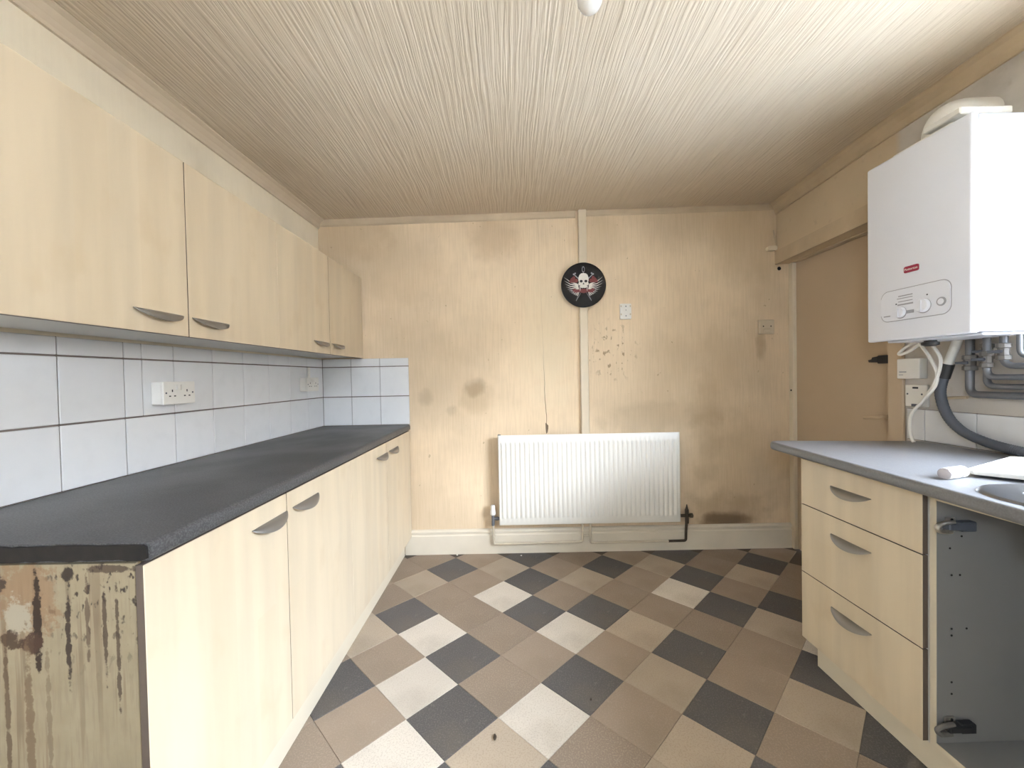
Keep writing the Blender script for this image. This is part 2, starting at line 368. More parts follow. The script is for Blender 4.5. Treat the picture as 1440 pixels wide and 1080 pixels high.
for j in range(-16, 7):
    for i in range(-7, 13):
        if (i + j) % 2: continue
        cx, cy = TX + HX * i, TY + HY * j
        if cx < -1.25 or cx > 2.0 or cy < YN or cy > D + .1: continue
        if cx < -.95 or (cx > 1.42 and cy < 1.6): continue            # under the units
        k = kinds.get((i, j)) or random.choice('LBDBBP')
        g = .0007; dm = [(HX - g, 0), (0, HY - g), (-HX + g, 0), (0, -HY + g)]
        pw = [(cx + a, cy + b) for a, b in dm]
        pc = clip(clip(pw, 1, D - .012, 1), 0, 1.94, 1)
        if len(pc) < 3: continue
        whole = len(pc) == 4 and pc == pw
        if whole and k in shared: me = shared[k]
        else:
            bm = nb(); prism(bm, [(a - cx, b - cy) for a, b in pc], ZM, -.0035, 0)
            if whole: bmesh.ops.bevel(bm, geom=[e for e in bm.edges if all(abs(v.co.z) < 1e-6 for v in e.verts)], offset=.0012, segments=1, affect='EDGES')
            bmesh.ops.recalc_face_normals(bm, faces=bm.faces)
            me = bpy.data.meshes.new('tile'); bm.to_mesh(me); bm.free(); me.materials.append(MF[k])
            if whole: shared[k] = me
        o = bpy.data.objects.new('tile', me); C.objects.link(o); o.parent = fl
        o.location = (cx, cy, random.uniform(-.0004, .0002))
# ceiling (a little out of level, as the photo shows)
bm = nb(); nx, ny = 8, 8; g = [[None] * (ny + 1) for _ in range(nx + 1)]; g2 = [[None] * (ny + 1) for _ in range(nx + 1)]
for a in range(nx + 1):
    for b in range(ny + 1):
        x = -1.75 + 3.95 * a / nx; y = YN - .2 + (D + .45 - YN) * b / ny
        g[a][b] = bm.verts.new((x, y, ceil_z(x, y))); g2[a][b] = bm.verts.new((x, y, 2.62))
for a in range(nx):
    for b in range(ny):
        bm.faces.new((g[a][b], g[a][b + 1], g[a + 1][b + 1], g[a + 1][b])); bm.faces.new((g2[a][b], g2[a + 1][b], g2[a + 1][b + 1], g2[a][b + 1]))
for a in range(nx):
    bm.faces.new((g[a][0], g[a + 1][0], g2[a + 1][0], g2[a][0])); bm.faces.new((g[a][ny], g2[a][ny], g2[a + 1][ny], g[a + 1][ny]))
for b in range(ny):
    bm.faces.new((g[0][b], g2[0][b], g2[0][b + 1], g[0][b + 1])); bm.faces.new((g[nx][b], g[nx][b + 1], g2[nx][b + 1], g2[nx][b]))
struct('ceiling', bm, M_ceil, label='cream ceiling papered with bark-textured ridges')
# walls
SK = -0.0185                                                            # the left wall is out of square
wl = struct('wall_left', box(nb(), (-1.62, YN - .3, 0), (-1.322, D + .05, 2.5)), M_side, org=(-1.322, D, 0), label='left wall with ribbed wallpaper')
wl.rotation_euler = (0, 0, SK)
wb = struct('wall_back', box(nb(), (-1.6, D, 0), (2.2, D + .2, 2.5)), M_back, label='back wall with smoke-stained ribbed wallpaper')
bm = nb(); box(bm, (-1.75, YN - .2, 0), (GX0, YN, 2.5)); box(bm, (GX1, YN - .2, 0), (2.2, YN, 2.5)); box(bm, (GX0, YN - .2, GZ1), (GX1, YN, 2.5))
struct('wall_front', bm, M_side, label='wall behind the camera')
RX = 1.81; DY0, DY1, DZ = 1.92, D, 1.975
bm = nb()
def rx(y): return RX + max(0.0, y - 1.92) * .047                         # the wall runs out of square over the door
prism(bm, [(RX, DY0), (2.05, DY0), (2.05, D + .1), (rx(D + .1), D + .1)], ZM, DZ, 2.5)                               # over the door
box(bm, (RX, WY1, 0), (2.05, DY0, 2.5))                                   # between window and door
box(bm, (RX, WY0, 0), (2.05, WY1, WZ0)); box(bm, (RX, WY0, WZ1), (2.05, WY1, 2.5)); box(bm, (RX, YN - .1, 0), (2.05, WY0, 2.5))
wr = struct('wall_right', bm, M_plaster, label='right wall of bare plaster behind the boiler')
# wall tiles, one object each
def tiles(parent, spans, rows, plane, d_face, d_back, base):
    for (a, b) in spans:
        for (z0, z1) in rows:
            bm = nb(); t = bmesh.new()
            lo, hi = plane(a + .0014, z0 + .0014, d_back), plane(b - .0014, z1 - .0014, d_face)
            box(bm, [min(p, q) for p, q in zip(lo, hi)], [max(p, q) for p, q in zip(lo, hi)], .0016); t.free()
            obj('tile', bm, M_tile, parent)
T0 = .9125
rows2 = [(T0 + .001, 1.111), (1.114, 1.318)]; rowt = (1.321, 1.377)
ys = [2.795 - .2005 * k for k in range(11)]
g = obj('grout_bed', box(nb(), (-1.322, .70, T0), (-1.3185, 2.795, 1.376)), M_grout, wl)
sp = [(ys[k + 1], ys[k]) for k in range(10)]
tiles(wl, sp, [rows2[0]], XM, -1.315, -1.321, 0)
sp2 = [s for s in sp if not (abs(s[0] - 1.39) < .03)]
odd = [s for s in sp if abs(s[0] - 1.39) < .03][0]
sp2 += [(odd[0], odd[0] + .066), (odd[0] + .066, odd[1])] if False else [odd]
# one narrow cut tile in the middle and top rows, beside the socket
cutk = [k for k, s in enumerate(sp) if s[0] < 1.50 < s[1]][0]; cs = sp[cutk]
sp3 = [s for k, s in enumerate(sp) if k != cutk] + [(cs[0], cs[0] + .067), (cs[0] + .067, cs[1])]
tiles(wl, sp3, [rows2[1], rowt], XM, -1.315, -1.321, 0)
xs = [-1.314, -1.116, -.916, -.716]
obj('grout_bed', box(nb(), (-1.318, D - .004, T0), (-.718, D + .002, 1.376)), M_grout, wb)
tiles(wb, [(xs[k], xs[k + 1]) for k in range(3)], rows2 + [rowt], YM, D - .0085, D - .002, 0)
ry = [1.835, 1.755, 1.559, 1.36, 1.16, .96, .76, .56, .36]
obj('grout_bed', box(nb(), (RX - .002, .36, T0), (RX + .002, 1.835, 1.052)), M_grout, wr)
tiles(wr, [(ry[k + 1], ry[k]) for k in range(8)], [(T0 + .001, 1.052)], XM, RX - .008, RX - .001, 0)
# torn paper and a pipe hole in the back wall
bm = nb(); prism(bm, [(.228, .905), (.236, .90), (.248, .885), (.247, .862), (.241, .835), (.232, .828), (.229, .86)], YM, D - .0012, D + .002); obj('torn_patch', bm, M_ply, wb)
bm = nb(); prism(bm, circle(1.868, 1.945, .013, 14), YM, D - .0012, D + .003); obj('pipe_hole', bm, M_dark, wb)
# cornices and trims
def cove(name, pts3, prof, m):
    """sweep prof (list of offset vectors) along two or more points"""
    bm = nb(); rs = [[bm.verts.new(Vector(p) + Vector(o)) for o in prof] for p in pts3]; n = len(prof)
    for a, b in zip(rs, rs[1:]):
        for k in range(n): bm.faces.new((a[k], a[(k + 1) % n], b[(k + 1) % n], b[k]))
    bm.faces.new(rs[0][::-1]); bm.faces.new(rs[-1])
    return struct(name, bm, m)
def wlx(y): return -1.322 + .0185 * (y - D)
pts = [(wlx(y), y, ceil_z(-1.33, y)) for y in (YN, 0, 1.0, 1.6, 2.1, 2.5, D)]
cove('trim_1', pts, [(-.02, 0, .03), (.052, 0, .01), (.050, 0, -.004), (.036, 0, -.012), (.020, 0, -.030), (.012, 0, -.046), (.010, 0, -.058), (-.02, 0, -.058)], M_cornice)['label'] = 'cream cornice along the left wall'
pts = [(x, D, ceil_z(x, D)) for x in (-1.35, -.6, 0, .46)]
cove('trim_2', pts, [(0, .01, .02), (0, -.014, .02), (0, -.014, -.012), (0, -.011, -.038), (0, -.006, -.046), (0, .01, -.046)], M_trimdirty)['label'] = 'thin cornice strip on the back wall left of the boxing'
pts = [(x, D, ceil_z(x, D)) for x in (.535, .9, 1.4, 1.855)]
cove('trim_3', pts, [(0, .01, .02), (0, -.012, .02), (0, -.012, -.010), (0, -.009, -.030), (0, -.005, -.038), (0, .01, -.038)], M_trimdirty)['label'] = 'thin cornice strip on the back wall right of the boxing'
pts = [(rx(y), y, ceil_z(RX, y)) for y in (YN, .5, 1.4, 1.92, 2.5, D)]
cove('trim_4', pts, [(.02, 0, .03), (-.055, 0, .01), (-.052, 0, -.006), (-.034, 0, -.018), (-.018, 0, -.040), (-.010, 0, -.062), (-.010, 0, -.07), (.02, 0, -.07)], M_trimdirty)['label'] = 'cornice along the right wall over the door'
# skirting on the back wall
pr = [(D + .005, 0), (D - .02, 0), (D - .02, .128), (D - .013, .136), (D - .013, .143), (D - .021, .150), (D - .021, .160), (D - .012, .170), (D + .005, .172)]
bm = nb(); prism(bm, pr, lambda u, v, d: (d, u, v), -.765, 1.945); struct('baseboard_back', bm, M_skirt, label='cream moulded skirting board along the back wall')
# door: leaf in its recess, frame, architrave
dr = struct('door_1', box(nb(), (1.95, 1.97, .006), (1.985, 2.752, 1.968), .003), M_door, label='tan painted flush door in the right corner')
bm = nb(); box(bm, (1.93, 2.755, 0), (2.0, D, 1.975), .003); obj('door_jamb', bm, M_trim, dr)
bm = nb(); box(bm, (1.93, 1.925, 0), (2.0, 1.966, 1.975), .003); obj('door_jamb', bm, M_trimdirty, dr)
bm = nb(); box(bm, (1.915, 1.966, 1.97), (2.0, 2.755, 2.0), .003); obj('door_head', bm, M_trimdirty, dr)
bm = nb(); box(bm, (1.93, 2.02, 1.262), (1.951, 2.125, 1.305), .004); prism(bm, [(2.12, 1.268), (2.17, 1.270), (2.175, 1.282), (2.155, 1.286), (2.15, 1.296), (2.12, 1.30)], XM, 1.928, 1.95); obj('rim_latch', bm, M_black, dr)['label'] = 'black metal latch'
bm = nb(); tube(bm, bends([(1.95, 2.07, .985), (1.905, 2.07, .985), (1.905, 2.175, .972)], .015), .008, 8); lathe(bm, [(.022, 0), (.022, .006), (.012, .01)], along((1.951, 2.07, .985), (-1, 0, 0)), 16); obj('door_handle', bm, M_trimdirty, dr, True)
bm = nb(); lathe(bm, [(.006, 0), (.006, .004)], along((1.931, 2.776, 1.10), (-1, 0, 0)), 10); obj('screw_hole', bm, M_dark, dr)
bm = nb(); box(bm, (1.796, 1.845, 0), (RX + .001, 1.922, 2.06), .004); a = struct('trim_5', bm, M_door, label='upright architrave board at the near side of the door')
bm = nb(); prism(bm, [(1.796, 1.924), (RX + .002, 1.924), (rx(D) + .002, D - .001), (rx(D) - .014, D - .001)], ZM, 1.972, 2.062); struct('trim_6', bm, M_trimdirty, label='architrave board over the door')
# window over the sink (outside the picture, it lights the room)
wn = nb()
for lo, hi in (((1.93, WY0, WZ0), (1.99, WY1, WZ0 + .05)), ((1.93, WY0, WZ1 - .05), (1.99, WY1, WZ1)), ((1.93, WY0, WZ0 + .05), (1.99, WY0 + .05, WZ1 - .05)), ((1.93, WY1 - .05, WZ0 + .05), (1.99, WY1, WZ1 - .05)), ((1.93, .42, WZ0 + .05), (1.99, .48, WZ1 - .05))): box(wn, lo, hi, .004)
wn = struct('window_1', wn, M_plastic, label='white framed window over the sink')
for a, b in ((WY0 + .05, .42), (.48, WY1 - .05)): obj('pane', box(nb(), (1.957, a, WZ0 + .05), (1.963, b, WZ1 - .05)), M_glass, wn)
bm = nb(); box(bm, (1.775, WY0 - .02, WZ0 - .03), (1.93, WY1 + .0, WZ0), .004); obj('window_sill', bm, M_ply, wn)
gd = nb()  # unseen door, added to fill the back wall and drawers with light
for lo, hi in (((GX0, -1.24, 0), (GX0 + .12, -1.18, GZ1)), ((GX1 - .12, -1.24, 0), (GX1, -1.18, GZ1)), ((GX0 + .12, -1.24, 0), (GX1 - .12, -1.18, 1.53)), ((GX0 + .12, -1.24, GZ1 - .12), (GX1 - .12, -1.18, GZ1))): box(gd, lo, hi, .004)
gd = struct('added_fill_door', gd, M_trim, label='added part-glazed door behind the camera for fill light')
obj('pane', box(nb(), (GX0 + .12, -1.213, 1.53), (GX1 - .12, -1.207, GZ1 - .12)), M_glass, gd)
# the yard outside, with an added wall to block low sky
struct('ground', box(nb(), (-14, -14, -.5), (14, 14, -.14)), M_ground)
struct('wall_skyblock', box(nb(), (6.5, -14, -.14), (6.7, 14, 3.2)), M_skyblock)
# boxed pipe run down the back wall
bm = nb(); box(bm, (.476, D - .028, .60), (.531, D + .002, 2.37), .003); bm2 = tag(obj('pipe_boxing', bm, M_trim, None), 'narrow cream papered pipe boxing running down the back wall to the radiator', 'pipe boxing')

# ------------------------------------------------------------------ units
def handle_bm(y, z, x, out, L=.166):
    """half-moon cup pull: straight top edge on the door, lip bowed outwards; out = +1/-1 along x"""
    bm = nb(); n, q = 20, 6; gr = []
    for a in range(n + 1):
        s = -1 + 2 * a / n; k = max(0.0, 1 - s * s) ** .8; gr.append([])
        for b in range(q + 1):
            t = b / q * math.pi / 2
            gr[-1].append(bm.verts.new((x + out * (.0015 + (.004 + .023 * k) * math.sin(t)), y + s * L / 2, z - (.003 + .025 * k) * (1 - math.cos(t)))))
    for a in range(n):
        for b in range(q): bm.faces.new((gr[a][b], gr[a][b + 1], gr[a + 1][b + 1], gr[a + 1][b]))
    bmesh.ops.recalc_face_normals(bm, faces=bm.faces)
    bmesh.ops.solidify(bm, geom=list(bm.faces), thickness=.0028); return bm
def front(name, x_face, x_back, y0, y1, z0, z1, parent):
    """door or drawer front: maple face, dark edging"""
    bm = nb(); box(bm, (min(x_face, x_back), y0, z0), (max(x_face, x_back), y1, z1), .0012)
    s = 1 if x_face > x_back else -1
    bm.normal_update()
    for f in bm.faces: f.material_index = 0 if f.normal.x * s > .5 or f.normal.x * s < -.9 else 1
    return obj(name, bm, [M_maple, M_edge], parent)
LS = -0.0105
def base_unit(y0, y1, label, hy, endmat):
    r = thing('base_cabinet', label, 'cabinet', (-.742 + .0105 * (y0 - .8), y0, 0), LS, 'base cabinets under the left worktop')
    xf = r.location.x
    B = lambda lo, hi: box(nb(), lo, hi, .0008)
    obj('side_panel', B((-1.30, y0 + .001, 0 if endmat is not M_white else .12), (xf - .019, y0 + .018, .872)), endmat, r)
    if endmat is not M_white: r.children[0]['label'] = 'raw chipboard end panel with brown damp runs'
    obj('side_panel', B((-1.30, y1 - .018, .12), (xf - .019, y1 - .001, .872)), M_white, r)
    obj('base_panel', B((-1.30, y0 + .018, .12), (xf - .019, y1 - .018, .138)), M_white, r)
    ym = (y0 + y1) / 2
    for (a, b, h) in ((y0 + .0002, ym - .0016, hy[0]), (ym + .0016, y1 - .0002, hy[1])):
        d = front('door', xf, xf - .018, a, b, .124, .868, r)
        obj('handle', handle_bm(h, .812, xf, 1, .17), M_handle, d, True)
    return r
base_unit(.795, 1.794, 'near maple base cabinet with a stained raw chipboard end', (1.205, 1.41), M_chip)
base_unit(1.794, 2.793, 'far maple base cabinet against the back wall', (2.215, 2.42), M_white)
bm = nb(); box(bm, (-.785, .80, 0), (-.767, 2.775, .119), .001); tag(obj('plinth_board', bm, M_plinth, None, org=(-.776, .80, 0)), 'long cream plinth board under the left base cabinets', 'plinth')
# left worktop with a rounded front edge and a blackened cut end
def worktop(name, prof_pts, y0, y1, xa, xb, xback): pass
wt = thing('worktop', 'grey speckled worktop on the left base cabinets with a blackened cut end', 'worktop', (-1.0, 1.8, T0 - .038))
bm = nb(); ztop, zb = T0, T0 - .037
secs = []
for y in (.80, D - .009):
    xf = -.729 + .0075 * (y - .8); xbk = wlx(y) + .006
    p = [(xbk, zb), (xbk, ztop)]
    for k in range(6):
        a = math.radians(90 - 90 * k / 5); p.append((xf - .014 + .014 * math.cos(a), ztop - .014 + .014 * math.sin(a)))
    for k in range(4):
        a = math.radians(-90 * k / 3); p.append((xf - .008 + .008 * math.cos(a), zb + .008 + .008 * math.sin(a)))
    secs.append([bm.verts.new((x, y, z)) for x, z in p])
n = len(secs[0])
for k in range(n): bm.faces.new((secs[0][k], secs[0][(k + 1) % n], secs[1][(k + 1) % n], secs[1][k]))
bm.faces.new(secs[0][::-1]); bm.faces.new(secs[1]); obj('slab', bm, M_top, wt, True)
# ragged cut end
bm = nb(); rr = random.Random(3); N = 40
top = []; bot = []
for k in range(N + 1):
    x = -1.35 + (.622) * k / N; e = rr.uniform(-.0025, .0025)
    top.append((x, ztop - .0015 - rr.random() * .003)); bot.append((x, zb + .002 + rr.random() * .003))
top[-1] = (-.736, ztop - .008); bot[-1] = (-.735, zb + .006)
prism(bm, top + bot[::-1], YM, .7945, .7995); obj('cut_end', bm, M_rawedge, wt)['label'] = 'blackened raw cut end'
# wall cabinets
def wall_unit(y0, y1, label, hy):
    r = thing('wall_cabinet', label, 'cabinet', (-1.03, y0, 1.378), 0, 'maple wall cabinets over the left worktop')
    B = lambda lo, hi: box(nb(), lo, hi, .0008)
    xb = -1.318
    obj('side_panel', B((xb, y0 + .001, 1.384), (-1.049, y0 + .018, 1.932)), M_white, r); obj('side_panel', B((xb, y1 - .018, 1.384), (-1.049, y1 - .001, 1.932)), M_white, r)
    obj('base_panel', B((xb, y0 + .018, 1.384), (-1.049, y1 - .018, 1.402)), M_white, r); obj('top_panel', B((xb, y0 + .018, 1.914), (-1.049, y1 - .018, 1.932)), M_white, r)
    ym = (y0 + y1) / 2
    for (a, b, h) in ((y0 + .0002, ym - .0018, hy[0]), (ym + .0018, y1 - .0002, hy[1])):
        d = front('door', -1.03, -1.048, a, b, 1.378, 1.934, r)
        obj('handle', handle_bm(h, 1.442, -1.03, 1, .166), M_handle, d, True)
    return r
wall_unit(.79, 1.79, 'near maple wall cabinet at the left edge of the picture', (1.182, 1.385))
wall_unit(1.79, 2.792, 'far maple wall cabinet in the back corner', (2.185, 2.39))
# right-hand drawer unit
RS = 0.0133
ru = thing('drawer_cabinet', 'maple three-drawer base cabinet at the far end of the right worktop', 'cabinet', (1.22, 1.193, 0), RS)
for z0, z1 in ((.1055, .3845), (.388, .6705), (.674, .862)):
    d = front('drawer', 1.22, 1.238, 1.195, 1.690, z0, z1, ru)
    obj('handle', handle_bm(1.447, z0 + (z1 - z0) * .5 + {.1055: .077, .388: .076, .674: .022}[z0], 1.22, -1, .17), M_handle, d, True)
B = lambda lo, hi: box(nb(), lo, hi, .0008)
obj('side_panel', B((1.24, 1.193, .10), (1.79, 1.2105, .87)), M_white, ru); obj('side_panel', B((1.24, 1.6745, .10), (1.79, 1.692, .87)), M_maple, ru)
obj('base_panel', B((1.24, 1.2105, .10), (1.79, 1.6745, .118)), M_white, ru); obj('back_panel', B((1.78, 1.2105, .118), (1.79, 1.6745, .87)), M_white, ru)
# sink unit without its doors
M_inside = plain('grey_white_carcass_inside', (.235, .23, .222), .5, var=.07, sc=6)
su = thing('sink_cabinet', 'doorless sink base cabinet showing its grey inside and two bare hinges', 'cabinet', (1.24, 1.191, 0), RS)
obj('side_panel', B((1.24, 1.174, .10), (1.79, 1.191, .87)), [M_inside], su); obj('side_panel', B((1.24, .191, .10), (1.79, .209, .87)), M_inside, su)
obj('edge_strip', box(nb(), (1.2385, 1.1735, .10), (1.2402, 1.1915, .87)), M_plinth, su)
obj('base_panel', B((1.24, .209, .10), (1.79, 1.174, .118)), M_inside, su); obj('edge_strip', box(nb(), (1.2385, .209, .0995), (1.2402, 1.1735, .1185)), M_plinth, su)
obj('front_rail', B((1.239, .209, .842), (1.34, 1.174, .868)), M_plinth, su); obj('back_panel', B((1.775, .209, .118), (1.79, 1.174, .60)), M_inside, su)
for z in (.772, .178):
    bm = nb(); prism(bm, rrect(1.262, 1.292, z - .022, z + .022, .006, 3), YM, 1.1735, 1.169); h = obj('hinge_plate', bm, M_hinge, su)
    bm = nb(); box(bm, (1.25, 1.146, z - .010), (1.318, 1.169, z + .010), .003); box(bm, (1.29, 1.150, z - .016), (1.335, 1.171, z + .013), .003); obj('hinge_body', bm, M_black if z < .5 else M_dkgrey, h)
    bm = nb(); tube(bm, spline([(1.27, 1.155, z + .012), (1.236, 1.150, z + .012), (1.216, 1.150, z + .002), (1.226, 1.150, z - .012), (1.26, 1.152, z - .014)], 5), .0065, 8); obj('hinge_arm', bm, M_hinge if z > .5 else M_brass, h, True)
    each('screw', [lathe(nb(), [(.004, 0), (.004, .0015)], along((1.28, 1.169, z + q), (0, -1, 0)), 10) for q in (.014, -.014)], M_dark, h)
for x, z in ((1.28, .70), (1.315, .735), (1.285, .62), (1.31, .62), (1.285, .46), (1.33, .46), (1.285, .44), (1.285, .30), (1.285, .265)):
    obj('shelf_pin_hole', lathe(nb(), [(.0032, 0), (.0032, .0006)], along((x, 1.1738, z), (0, -1, 0)), 8), M_dark, su)
bm = nb(); box(bm, (1.252, .20, 0), (1.27, 1.655, .099), .001); o = tag(obj('plinth_board', bm, M_plinth, None, org=(1.26, 1.655, 0)), 'cream plinth board under the right drawer cabinet', 'plinth'); o.rotation_euler = (0, 0, RS)
# right worktop
outline = [(1.172, 1.812), (1.176, 1.832), (1.190, 1.848), (1.216, 1.856), (RX - .010, 1.776), (RX - .010, .10), (1.092, .10)]
rw = thing('worktop', 'grey worktop with a rounded corner over the right drawer cabinet and sink', 'worktop', (1.5, 1.0, T0 - .038))
# sink hole is cut out of the slab
SX0, SX1, SY0, SY1 = 1.162, 1.60, .28, 1.072
def slab(bm, poly, z0, z1, r):
    """outline with a rolled front edge"""
    rings = []; n = len(poly)
    cx = sum(p[0] for p in poly) / n; cy = sum(p[1] for p in poly) / n
    def inset(d):
        out = []
        for k in range(n):
            a = Vector(poly[k - 1]); b = Vector(poly[k]); c = Vector(poly[(k + 1) % n])
            e1 = (b - a).normalized(); e2 = (c - b).normalized(); n1 = Vector((e1.y, -e1.x)); n2 = Vector((e2.y, -e2.x))
            m = (n1 + n2).normalized(); q = d / max(.4, m.dot(n1)); out.append(b + m * q)
        return out
    for k in range(5):
        a = math.radians(90 * k / 4); rings.append([bm.verts.new((p.x, p.y, z0 + r * (1 - math.sin(a)))) for p in inset(r * (1 - math.cos(math.radians(90) - a)) if False else r * (1 - math.cos(a)))][:] if False else [bm.verts.new((p.x, p.y, z0 + r - r * math.cos(a))) for p in inset(r - r * math.sin(a))])
    for k in range(5):
        a = math.radians(90 * k / 4); rings.append([bm.verts.new((p.x, p.y, z1 - r + r * math.sin(a))) for p in inset(r - r * math.cos(a))])
    for i in range(len(rings) - 1):
        for k in range(n): bm.faces.new((rings[i][k], rings[i][(k + 1) % n], rings[i + 1][(k + 1) % n], rings[i + 1][k]))
    bm.faces.new(rings[0][::-1]); bm.faces.new(rings[-1])
bm = nb(); slab(bm, outline, T0 - .037, T0, .012); so = obj('slab', bm, M_topglare, rw, True)
cb_ = nb(); box(cb_, (SX0 + .05, SY0 + .05, T0 - .2), (SX1 - .05, SY1 - .05, T0 + .2))
# cut the sink hole with a boolean, applied at once
cut = obj('cutter', cb_, M_top, rw); md = so.modifiers.new('b', 'BOOLEAN'); md.operation = 'DIFFERENCE'; md.object = cut; md.solver = 'EXACT'
bpy.context.view_layer.update(); dg = bpy.context.evaluated_depsgraph_get(); me = bpy.data.meshes.new_from_object(so.evaluated_get(dg)); so.modifiers.clear(); so.data = me
bpy.data.objects.remove(cut, do_unlink=True)
# inset steel sink: pressed rim and bowl
def loft(bm, loops, caps=(False, True)):
    rs = [[bm.verts.new(p) for p in L] for L in loops]; n = len(rs[0])
    for a, b in zip(rs, rs[1:]):
        for k in range(n): bm.faces.new((a[k], a[(k + 1) % n], b[(k + 1) % n], b[k]))
    if caps[0]: bm.faces.new(rs[0][::-1])
    if caps[1]: bm.faces.new(rs[-1])
sk = thing('sink', 'inset steel sink with a rounded bowl in the right worktop', 'sink', (1.4, .64, T0))
bm = nb(); L = lambda d, z, r: [(x, y, z) for x, y in rrect(SX0 + d, SX1 - d, SY0 + d, SY1 - d, r, 8)]
loft(bm, [L(.0, T0 + .0004, .12), L(.004, T0 + .006, .12), L(.012, T0 + .007, .115), L(.05, T0 + .003, .10), L(.060, T0 + .005, .10), L(.070, T0 - .004, .095), L(.08, T0 - .05, .09), L(.09, T0 - .145, .085), L(.12, T0 - .158, .065)])
bmesh.ops.solidify(bm, geom=list(bm.faces), thickness=-.0008); obj('bowl', bm, M_steel, sk, True)
bm = nb(); lathe(bm, [(.045, 0), (.045, .003), (.03, .002)], along((1.4, .64, T0 - .157), (0, 0, 1)), 20); obj('waste', bm, M_steel, sk, True)
# white tray lying skewed behind the bowl
tr = tag(obj('draining_tray', nb(), M_plastic, None, org=(1.5, 1.2, T0)), 'white plastic tray lying skewed beside the sink bowl', 'tray')
bm = nb(); a = Vector((1.318, 1.165)); e1 = Vector((.90, .43)).normalized(); e2 = Vector((.69, -.72)).normalized()
def tp(u, v): p = a + e1 * u + e2 * v; return (p.x - 1.5, p.y - 1.2)
P = [tp(.012, 0), tp(.345, 0), tp(.362, .017), tp(.362, .143), tp(.345, .16), tp(.012, .16), tp(0, .148), tp(0, .012)]
cen = Vector((sum(p[0] for p in P) / 8, sum(p[1] for p in P) / 8)); sc = lambda k, z: [(cen.x + (p[0] - cen.x) * k, cen.y + (p[1] - cen.y) * k, z) for p in P]
loft(bm, [sc(.93, .0085), sc(.965, .0085), sc(1.0, .020), sc(1.0, .024), sc(.975, .024), sc(.94, .013), sc(.90, .0125)], (True, True))
bmesh.ops.recalc_face_normals(bm, faces=bm.faces); bm.to_mesh(tr.data); bm.free()
# little pill bottle on its side
pb = thing('pill_bottle', 'small clear pill bottle with white cap and label lying on the right worktop', 'bottle', (1.27, 1.155, T0))
ax = Vector((.095, .030, 0)).normalized(); p0 = Vector((1.228, 1.142, T0 + .0165))
M0 = along(p0, ax)
bm = nb(); lathe(bm, [(.011, 0), (.0155, .001), (.0162, .004), (.0162, .060), (.013, .064), (.013, .068)], M0, 24); obj('bottle_body', bm, M_clear, pb, True)
bm = nb(); lathe(bm, [(.0164, .024), (.0167, .0245), (.0167, .052), (.0164, .0525)], M0, 24); obj('paper_label', bm, M_bone, pb, True)
bm = nb(); lathe(bm, [(.0150, .066), (.0163, .067), (.0163, .083), (.0150, .0845)], M0, 24); obj('cap', bm, M_plastic, pb, True)
bm = nb(); lathe(bm, [(.0162, .006), (.0166, .0065), (.0166, .0115), (.0162, .012)], M0, 24); obj('rim_band', bm, M_plastic, pb, True)

# ------------------------------------------------------------------ boiler and what hangs round it
BX, BY0, BY1, BZ0, BZ1 = 1.50, 1.312, 1.695, 1.344, 2.059
bo = thing('boiler', 'white wall-hung combi boiler with a control panel on the right wall', 'boiler', (1.65, 1.5, BZ0))
bm = nb(); box(bm, (BX + .030, BY0 + .003, BZ0 + .004), (RX - .001, BY1 - .003, BZ1 - .003), .006, seg=2); obj('casing', bm, M_gloss, bo)
bm = nb(); box(bm, (BX, BY0, BZ0), (BX + .0275, BY1, BZ1), .007, seg=3); obj('front_cover', bm, M_front, bo, True)
PF = BX - .0001
bm = nb(); prism(bm, rrect(1.372, 1.628, 1.420, 1.536, .028, 6), XM, PF - .0035, PF + .001); bmesh.ops.bevel(bm, geom=[e for e in bm.edges if all(v.co.x < PF - .003 for v in e.verts)], offset=.002, segments=2, affect='EDGES')
cp = obj('control_panel', bm, M_front, bo)
bm = nb(); pa = rrect(1.369, 1.631, 1.417, 1.539, .031, 6); pb_ = rrect(1.3725, 1.6275, 1.4205, 1.5355, .028, 6)
va = [bm.verts.new((PF - .0006, *p)) for p in pa]; vb = [bm.verts.new((PF - .0006, *p)) for p in pb_]
for k in range(len(va)): bm.faces.new((va[k], va[(k + 1) % len(va)], vb[(k + 1) % len(va)], vb[k]))
obj('panel_groove', bm, M_grey, cp)
QF = PF - .0036
for y, z, r in ((1.545, 1.447, .021), (1.459, 1.458, .0245)):
    bm = nb(); lathe(bm, [(r + .002, 0), (r + .002, .0012)], along((QF, y, z), (-1, 0, 0)), 28); obj('dial_ring', bm, M_grey, cp)
    bm = nb(); lathe(bm, [(r, 0), (r, .008), (r * .9, .011), (r * .35, .0115)], along((QF - .001, y, z + .0015), (-1, 0, 0)), 28)
    box(bm, (QF - .016, y - .003, z - r * .8), (QF - .010, y + .003, z + r * .8), .001); obj('knob', bm, M_front, cp, True)
    bm = nb(); lathe(bm, [(.0028, 0), (.0028, .001)], along((QF, y + (.018 if y > 1.5 else -.012), z + r + .014), (-1, 0, 0)), 10); obj('lamp_dot', bm, M_dkgrey, cp)
bm = nb(); lathe(bm, [(.0155, 0), (.0155, .002), (.013, .003)], along((QF, 1.399, 1.463), (-1, 0, 0)), 24); g_ = obj('pressure_gauge', bm, M_grey, cp, True)
bm = nb(); lathe(bm, [(.0105, 0), (.0105, .0006)], along((QF - .003, 1.399, 1.463), (-1, 0, 0)), 20); obj('gauge_face', bm, M_front, cp)
bm = nb()
